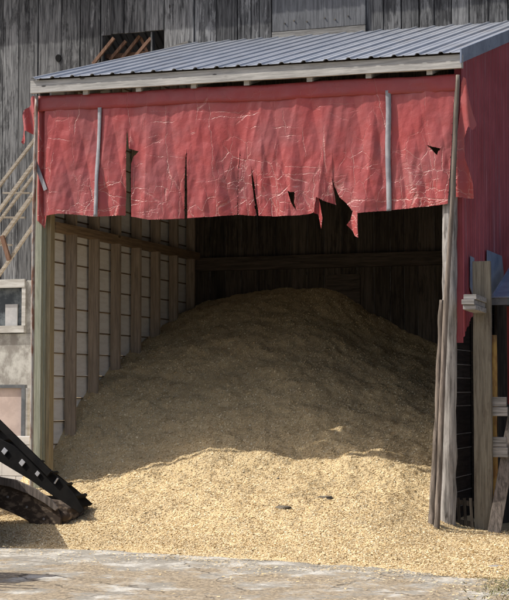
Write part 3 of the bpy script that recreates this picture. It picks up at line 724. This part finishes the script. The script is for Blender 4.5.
cloth([(461, 83), (463.5, 77), (466.5, 79), (468.5, 95), (472, 112), (475.5, 124), (472, 130), (468, 126), (463.5, 138), (464, 158), (469, 172), (472, 184), (472.5, 198), (456, 197), (457, 140), (460, 105)], -.10, 'end_flap', M['tarp'], tarp, wfun=lambda u, v: .10 * u * (1 - v) - .02 * math.sin(u * 9 + v * 3))
def strap(pa, pb, w, name='strap'):
    bm = B(); pr = None; a_, b_ = W2(*pa), W2(*pb)
    for k in range(40):
        f = k / 39; x = a_[0] + (b_[0] - a_[0]) * f + .004 * math.sin(f * 9); z = a_[1] + (b_[1] - a_[1]) * f; s = max(0, (tl[1] - z) / 1.3)
        L_ = []
        for c in (-.5, 0, .5):
            y = TY - .03 + fold(x + c * w, s) - .006; L_.append(bm.verts.new((x + c * w, y, z)))
        if pr:
            for m_ in range(2): bm.faces.new((pr[m_], pr[m_ + 1], L_[m_ + 1], L_[m_]))
        pr = L_
    o = link(name, bm, M['strap'], tarp, smooth=True); addsolid(o, .003)
strap((101, 108), (97, 217), .046); strap((389, 91), (389, 211), .055)
bm = B(); bar(bm, at_y(34.5, 160, -.09), at_y(45.5, 190, -.10), .004, .045); link('strap', bm, M['strap'], tarp)

# ------------------------------------------------------------------ pipes and poles
bm = B(); a = at_y(36.5, 96, -.115); b = at_y(33.5, 232, -.115); c = at_y(31.3, 470, -.10)
tube(bm, line(a, b, 10) + line(b, (c.x, -.1, c.z - .35), 20)[1:], .021, 10, .1)
tag(link('pipe', bm, M['rustpipe'], smooth=True), 'thin pale rust-stained pipe running down the left corner post of the shed', 'pipe')
p0 = at_y(458, 75, -.20); p1 = at_y(452, 206, -.20); p2 = at_y(445, 330, -.24); p3 = at_y(439.5, 470, -.36)
px3 = p3.x - .02; p4 = Vector((px3, -.42, hz(px3, -.42) - .03))
def spline(P, n_=12):
    out = []
    for i in range(len(P) - 1):
        a, b, c, d = P[max(i - 1, 0)], P[i], P[i + 1], P[min(i + 2, len(P) - 1)]
        for k in range(n_):
            t_ = k / n_; out.append(.5 * ((2 * b) + (c - a) * t_ + (2 * a - 5 * b + 4 * c - d) * t_ ** 2 + (3 * b - a - 3 * c + d) * t_ ** 3))
    return out + [P[-1]]
pts = spline([p0, p1, p2, p3, p4]); bm = B(); tube(bm, pts, [.021 + .011 * i / len(pts) for i in range(len(pts))], 10, .3)
tag(link('long_pole', bm, M['pole'], smooth=True), 'long thin brown pole reaching from the eave down to the chips before the right post', 'pole')
q0 = at_y(441.5, 300, -.16); q1 = at_y(438.5, 385, -.19); q2 = Vector((at_y(434, 480, -.28).x, -.28, at_y(434, 480, -.28).z)); q3 = Vector((q2.x - .015, -.34, hz(q2.x, -.34) - .03))
bm = B(); pts = spline([q0, q1, q2, q3]); tube(bm, pts, [.024 + .012 * i / len(pts) for i in range(len(pts))], 8, .45)
tag(link('short_pole', bm, M['pole'], smooth=True), 'shorter dark crooked stake leaning left of the long thin pole', 'pole')

# ------------------------------------------------------------------ right side : gate post, rails, canopy
g0, g1 = at_y(473.5, 400, .12), at_y(491.5, 400, .12); gt = at_y(482, 261, .12).z
gate = empty('plank_gate', ((g0.x + g1.x) / 2, .14, 0), 'gate of a broad pale upright plank with two grey rails beside the shed', 'gate')
bm = B(); ns = 14; rg = []
for k in range(ns + 1):
    z = -.02 + (gt + .02) * k / ns; w_ = .005 * mn.noise(Vector((1, 2, z * 2))); rg.append([bm.verts.new(c) for c in ((g0.x + w_, .12, z), (g1.x + w_, .12, z), (g1.x + w_, .175, z), (g0.x + w_, .175, z))])
for r0, r1 in zip(rg, rg[1:]):
    for k in range(4): bm.faces.new((r0[k], r0[(k + 1) % 4], r1[(k + 1) % 4], r1[k]))
bm.faces.new(rg[0][::-1]); bm.faces.new(rg[-1]); bmesh.ops.recalc_face_normals(bm, faces=bm.faces)
link('post', bm, M['pale_post'], gate, bevel=.006)
for (ya, yb) in ((397, 416), (437, 457)):
    za, zb = at_y(495, yb, .2).z, at_y(495, ya, .2).z; xa = at_y(487.5, 400, .2).x; xb = at_y(507.5, 400, .2).x
    bm = B(); mid = (za + zb) / 2; box(bm, xa, xb, .18, .22, za, mid - .002, .004); box(bm, xa + .01, xb - .01, .182, .22, mid + .002, zb, .004)
    link('rail', bm, M['rail'], gate, bevel=.004)
bm = B(); bl0 = at_y(475, 307, .0)
for k, (dz, dx_) in enumerate(((0, 0), (.052, -.02), (.104, .01))):
    xa = at_y(464, 300, -.25).x + dx_ * .5; z_ = at_y(466, 309, -.2).z + dz - .01
    hexa(bm, [(xa, -.30 + dx_, z_), (xa + .13, -.30 + dx_, z_ - .004), (xa + .15, .118, z_ - .02), (xa + .02, .118, z_ - .02), (xa, -.30 + dx_, z_ + .048), (xa + .13, -.30 + dx_, z_ + .046), (xa + .15, .118, z_ + .03), (xa + .02, .118, z_ + .032)])
tag(link('timber_blocks', bm, M['rail'], bevel=.004), 'stub of stacked pale timber blocks wedged between the rough post and the pale plank', 'timber')
bm = B(); lb0 = Vector((at_y(498.5, 535, .25).x, .0, .04)); lt = at_y(511, 420, .45); bar(bm, lb0, (lt.x + .06, .5, lt.z + .25), .03, .13, (-.25, 1, 0)); 
tag(link('leaning_board', bm, M['pole'], bevel=.004), 'grey weathered board leaning to the right at the lower right edge', 'board')
# canopy
can = empty('side_canopy', (.9, 1.2, 0), 'small blue grey metal canopy with red boards beneath, right of the pale plank', 'canopy')
e0 = at_y(491.5, 298, .75); ez = e0.z
bm = B(); cx0 = e0.x; cx1 = cx0 + 1.6
corr = []
hexa(bm, [(cx0, .72, ez - .0), (cx1, .72, ez), (cx1, 2.4, ez + .62), (cx0 + .02, 2.4, ez + .62), (cx0, .72, ez + .012), (cx1, .72, ez + .012), (cx1, 2.4, ez + .632), (cx0 + .02, 2.4, ez + .632)])
for k in range(7):
    xx = cx0 + .02 + k * .26; bar(bm, (xx, .73, ez + .02), (xx, 2.38, ez + .64), .02, .02, (1, 0, 0))
link('roof', bm, M['trim'], can)
bm = B(); box(bm, cx0 + .005, cx1, .735, .765, ez - .075, ez - .002); link('fascia', bm, M['dframe'], can)
bm = B()
xx = cx0 + .09
while xx < cx1 - .1: box(bm, xx, xx + .13, 1.25, 1.27, .02, ez + .12, .003); xx += .135
link('back_boards', bm, M['redwood'], can)
bm = B(); box(bm, cx1 - .12, cx1 - .02, .78, .88, 0, ez - .01); link('post', bm, M['redwood'], can)
bm = B(); box(bm, cx0 + .1, cx1, .9, 1.24, .0, .02); box(bm, cx0 - .08, cx0 - .05, 1.3, 2.4, 0, ez); link('side_boards', bm, M['inner'], can)
bm = B(); box(bm, at_y(507, 300, .95).x, cx1 - .15, .93, .96, 1.35, ez - .08, .003); link('hanging_panel', bm, M['redwood'], can)
# grey patch of flashing on the red wall
bm = B(); poly = [at_x(px, py, WX + .03) for px, py in ((487.5, 250), (502, 256), (504, 275), (496, 292), (487, 300))]
prism(bm, [(p.y, p.z) for p in poly], 'x', WX + .022, WX + .03); link('flashing_patch', bm, M['trim'], shed); bm = B()
poly = [at_x(px, py, WX + .03) for px, py in ((470.8, 256), (474.5, 258), (474.5, 300), (470.5, 287))]
prism(bm, [(p.y, p.z) for p in poly], 'x', WX + .022, WX + .03)
link('flashing_patch', bm, M['trim'], shed)
# yellowish foam roll behind plank
bm = B(); f0 = at_y(490, 384, .6); f1 = at_y(496.5, 335, .6); tube(bm, line(((f0.x + f1.x) / 2, .6, .05), ((f0.x + f1.x) / 2, .62, f1.z), 16), .036, 12, .35)
tag(link('foam_roll', bm, M['yellow'], smooth=True), 'narrow upright yellow brown roll standing behind the pale plank', 'roll')
# scrap board and crate at the foot of opening
bm = B(); s0 = at_y(458, 515, .18)
bar(bm, (s0.x - .02, .2, .16), (s0.x + .24, .22, .12), .02, .05); bar(bm, (s0.x - .02, .2, .36), (s0.x + .24, .22, .33), .02, .05)
for k in range(4): bar(bm, (s0.x + .02 + k * .065, .19, .02), (s0.x + .0 + k * .065, .19, .40), .012, .03)
tag(link('broken_crate', bm, M['inner']), 'broken slatted crate at the foot of the dark gap by the right post', 'crate')

# ------------------------------------------------------------------ left side things
bm = B(); xa = at_y(-22, 430, 3.4).x; xb = at_y(22.2, 430, 3.4).x; za = at_y(10, 434, 3.4).z; zb = at_y(10, 388, 3.4).z
sheet = empty('plywood_sheet', ((xa + xb) / 2, 3.4, za), 'pinkish plywood sheet in a dark frame under the barn window at the left', 'panel')
box(bm, xa, xb, 3.40, 3.42, za - .6, zb); link('panel', bm, M['pink'], sheet)
bm = B(); box(bm, xa, xb + .055, 3.36, 3.43, zb, zb + .045); box(bm, xb + .001, xb + .055, 3.36, 3.43, 0, zb - .001); link('frame', bm, M['dframe'], sheet)
bm = B(); xp = at_y(27.5, 430, 3.2).x; tube(bm, line((xp, 3.2, 0), (xp, 3.2, at_y(27, 388, 3.2).z), 8), .028, 10, .1)
tag(link('standpipe', bm, M['wframe'], smooth=True), 'short white upright pipe beside the framed plywood sheet', 'pipe')
bm = B(); xa = at_y(-25, 440, 2.3).x; xb = at_y(29.5, 440, 2.3).x; z1 = at_y(15, 436, 2.3).z
k = 0; zz = .0
while zz < z1 - .05:
    hh = min(.2, z1 - zz); xx = xa - (.2 if k % 2 else 0)
    while xx < xb - .02: box(bm, max(xx, xa), min(xx + .395, xb), 2.3, 2.5, zz, zz + hh - .006, .002); xx += .4
    zz += hh; k += 1
tag(link('block_wall', bm, M['block'], bevel=.004), 'low pale concrete block wall behind the black conveyor at the left', 'wall')

# hay elevator: timber truss sloping up against the barn
el = empty('hay_elevator', (-7, 2.7, 3), 'slanting pale timber hay elevator with rungs in front of the grey barn boards', 'elevator')
def ext(pa, pb, Y, f0=-1.6, f1=1.9):
    a, b = at_y(*pa, Y), at_y(*pb, Y); d = b - a
    A = a + d * f0; lim = (XL - .14 - a.x) / d.x; return A, a + d * min(f1, lim)
for pa, pb, Y, w_ in (((0, 185), (26, 151), 3.0, .04), ((0, 209.5), (32, 166), 2.6, .045), ((0, 220), (31, 179), 2.9, .035), ((0, 241), (30, 199), 2.6, .05), ((0, 273.6), (29, 231.6), 2.6, .04)):
    bm = B(); A, E = ext(pa, pb, Y); bar(bm, A, E, w_, w_); link('chord', bm, M['truss'], el, bevel=.003)
bm0 = None
for (pa, pb) in (((3, 193), (30, 193)), ((4, 217.5), (25, 217.5)), ((0, 245), (12, 245))):
    bm = B(); bar(bm, at_y(*pa, 2.75), at_y(*pb, 2.75), .03, .022); link('rung', bm, M['truss'], el)
for (pa, pb) in (((2, 236), (9, 260)), ((-16, 262), (-9, 286))):
    bm = B(); bar(bm, at_y(*pa, 2.55), at_y(*pb, 2.55), .04, .055); link('strut', bm, M['brace'], el)
bm = B(); q_ = at_y(-28, 300, 2.7)
for dy in (-.15, .3): bar(bm, (q_.x, 2.7 + dy, 0), (q_.x + .1, 2.7 + dy, q_.z - .05), .06, .06)
link('leg', bm, M['truss'], el)

# ------------------------------------------------------------------ black chip conveyor
CY0, CY1 = -1.30, -.92
conv = empty('chip_conveyor', (-4.5, -1.1, 0), 'black inclined chip conveyor with cleats, its mud-caked foot in the chips at lower left', 'conveyor')
def cp(px, py, Y=CY0): return at_y(px, py, Y)
def slab(name, pix, Y0, Y1, mat, parent, bevel=.004):
    bm = B(); poly = [(cp(*p, Y0).x, cp(*p, Y0).z) for p in pix]; prism(bm, poly, 'y', Y0, Y1); return link(name, bm, mat, parent, bevel=bevel)
def far(pa, pb, f): return (pa[0] + (pb[0] - pa[0]) * f, pa[1] + (pb[1] - pa[1]) * f)
# side channels (near and far), extended up to the left beyond the picture
ta, tb = (60, 484), (0, 436); ba, bb_ = (62, 501), (0, 463)
FX = 3.6
near_poly = [(84, 510), (80, 513.5), (60, 501), (30, 480), (0, 462), far((62, 503), (0, 465), FX), far((60, 482), (0, 436), FX), (0, 439), (12, 445), (24, 453), (44, 467), (62, 480), (75, 495)]
rail1 = slab('side_channel', near_poly, CY0, CY0 + .02, M['black'], conv)
slab('side_channel', near_poly, CY1 - .02, CY1, M['black'], conv)
ba_ = [(0, 443), (60, 490), (78, 506), (76, 508), (58, 494), (0, 449), far((60, 494), (0, 449), FX), far((60, 490), (0, 443), FX)]
slab('belt', ba_, CY0 + .021, CY1 - .021, M['black'], conv, 0)
# cleats / paddles poking above the belt
d0 = (cp(0, 437) - cp(60, 484)).normalized(); nrm_ = Vector((d0.z, 0, -d0.x));
if nrm_.z < 0: nrm_ = -nrm_
s0_ = cp(76, 499)
for k in range(17):
    c = s0_ + d0 * (.06 + k * .20); c.y = (CY0 + CY1) / 2; bm = B(); bar(bm, c - nrm_ * .06, c - nrm_ * .005, CY1 - CY0 - .05, .025, (0, 1, 0)); link('cleat', bm, M['black'], conv, bevel=.003)
for px, py, s_ in ((4.5, 451, 1.0), (22, 462.5, 1.0), (37.5, 473.5, .8), (-14, 438, 1), (-33, 424, 1)):
    c = cp(px, py, CY0 - .006); h_ = .032 * s_; bm = B(); hexa(bm, [c + d0 * a + nrm_ * b + Vector((0, yy, 0)) for yy in (-.012, .0) for a, b in ((-h_ * .8, -h_), (h_ * .8, -h_ * .7), (h_ * .6, h_), (-h_, h_ * .8))])
    link('bracket', bm, M['bright'], conv, bevel=.002)
for px, py in ((49.5, 473), (56, 481)):
    c = cp(px, py, CY0 - .004); bm = B(); tube(bm, [c - nrm_ * .03, c + nrm_ * .035], .009, 8); link('bolt', bm, M['bright'], conv)
# drive chain along the top edge of the near channel
for k in range(46):
    c = cp(78, 502, CY0 + .03) + d0 * (.04 + k * .062) + nrm_ * .004; bm = B(); bar(bm, c - d0 * .024, c + d0 * .024, .018, .03 + .010 * (k % 2), (0, 1, 0)); link('chain_link', bm, M['mud' if k % 3 == 0 else 'black'], conv)
# top brace bar
bm = B(); A = cp(50, 474, CY0 - .03); E = cp(0, 424.5, CY0 - .03); E = A + (E - A) * 4.2; bar(bm, A, E, .04, .068); link('brace_bar', bm, M['black'], conv, bevel=.004)
# mud-caked boot plate
mud = [(0, 479), (14, 482), (30, 489), (45, 497), (56, 507), (61, 518), (60, 528), (53, 533), (44, 531), (28, 521), (12, 513), (0, 508), (-40, 486), (-40, 462)]
o = slab('boot_plate', mud, CY0 - .12, CY0 - .09, M['mud'], conv, .006)
slab('wear_plank', [(0, 477), (16, 480), (34, 488), (50, 499), (58, 508), (55, 511), (44, 503), (28, 494), (10, 487), (0, 485), (-40, 468), (-40, 459)], CY0 - .15, CY0 - .121, M['pole'], conv, .004)
for px, py in ((8, 497), (27, 507), (44, 519)):
    c = cp(px, py, CY0 - .125); bm = B(); tube(bm, [c, c + Vector((0, -.012, 0))], .012, 6); link('bolt', bm, M['rail'], conv)
bm = B(); bx = [(24, 497), (60, 500), (72, 508), (70, 528), (50, 531), (30, 520)]
prism(bm, [(cp(*p, CY0).x, cp(*p, CY0).z) for p in bx], 'y', CY0 - .08, CY1); link('boot', bm, M['mud'], conv, bevel=.012)
bm = B(); c = cp(66, 516, CY0 - .05); tube(bm, [(c.x, CY0 - .10, c.z), (c.x, CY1 + .03, c.z)], .05, 14); link('roller', bm, M['mud'], conv, smooth=True)
bm = B()
hexa(bm, [(-5.5, -2.5, .06), (-4.15, -2.5, .06), (-4.7, -1.6, .06), (-5.5, -1.6, .06), (-5.6, -2.6, .92), (-4.02, -2.6, .92), (-4.60, -1.5, .92), (-5.6, -1.5, .92)])
link('shade_box', bm, M['black'], conv)  # unseen box added out of frame to shade the conveyor foot
# support legs further up (outside the picture)
tp = cp(0, 463) + d0 * 2.2
for yy in (CY0 + .03, CY1 - .03):
    bm = B(); bar(bm, (tp.x, yy, 0), (tp.x, yy, tp.z - .05), .05, .05); link('leg', bm, M['black'], conv)

# made-up flat wagon, added unseen past the left edge to shade the foreground
fg = empty('shade_wagon', (-5.5, -4.9, 0), 'made-up flat timber wagon added outside the left edge to shade the foreground', 'wagon')
bm = B()
for k in range(4): box(bm, -8.2, -3.25 + .06 * (k % 2), -5.15 + .16 * k, -5.0 + .16 * k, .93, .98)
link('deck', bm, M['rail'], fg)
for y_, e_ in ((-5.45, -3.02), (-5.62, -3.2), (-5.3, -3.12)):
    bm = B(); tube(bm, [(-8, y_, 1.02), (-5.5, y_ + .02, 1.03), (e_, y_ + .05, 1.05)], .022, 8, .2); link('pole', bm, M['pole'], fg, smooth=True)
for x_ in (-7.4, -4.0):
    bm = B(); bar(bm, (x_, -5.7, .40), (x_, -4.4, .40), .07, .07, (1, 0, 0)); ax = link('axle', bm, M['black'], fg)
    bm = B(); box(bm, x_ - .06, x_ + .06, -5.66, -4.45, .82, .929); box(bm, x_ - .05, x_ + .05, -5.1, -5.0, .44, .82); link('bolster', bm, M['rail'], fg)
    for y_ in (-5.75, -4.35):
        bm = B(); n_ = 28
        for r_in, r_out, w_ in ((.30, .38, .07),):
            vs = []
            for k in range(n_):
                an = 2 * math.pi * k / n_; vs.append([bm.verts.new((x_ + r * math.cos(an), y_ + yy, .38 + r * math.sin(an))) for r, yy in ((r_in, -w_), (r_out, -w_), (r_out, w_), (r_in, w_))])
            for k in range(n_):
                A_, B_ = vs[k], vs[(k + 1) % n_]
                for m_ in range(4): bm.faces.new((A_[m_], A_[(m_ + 1) % 4], B_[(m_ + 1) % 4], B_[m_]))
        bmesh.ops.recalc_face_normals(bm, faces=bm.faces); wh = link('wheel', bm, M['black'], fg)
        bm = B(); tube(bm, [(x_, y_ - .03, .38), (x_, y_ + .03, .38)], .30, 20); link('hub', bm, M['redwood'], wh)

# weeds lower right
bm = B()
for k in range(700):
    p = at_z(random.gauss(504, 16), random.gauss(586, 11), 0)
    if p.y > -2.6: continue
    h_ = random.uniform(.01, .035); an = random.uniform(0, 6.28); dx_, dy_ = math.cos(an) * .006, math.sin(an) * .006; lx, ly = random.gauss(0, .03), random.gauss(0, .03)
    v = [bm.verts.new(c) for c in ((p.x - dx_, p.y - dy_, .004), (p.x + dx_, p.y + dy_, .004), (p.x + lx * .5 + dx_ * .6, p.y + ly * .5 + dy_ * .6, h_ * .7), (p.x + lx, p.y + ly, h_))]
    bm.faces.new((v[0], v[1], v[2])); bm.faces.new((v[0], v[2], v[3]))
tag(link('weeds', bm, M['grass']), 'sparse green weeds growing at the bottom right corner', 'weeds', kind='stuff')
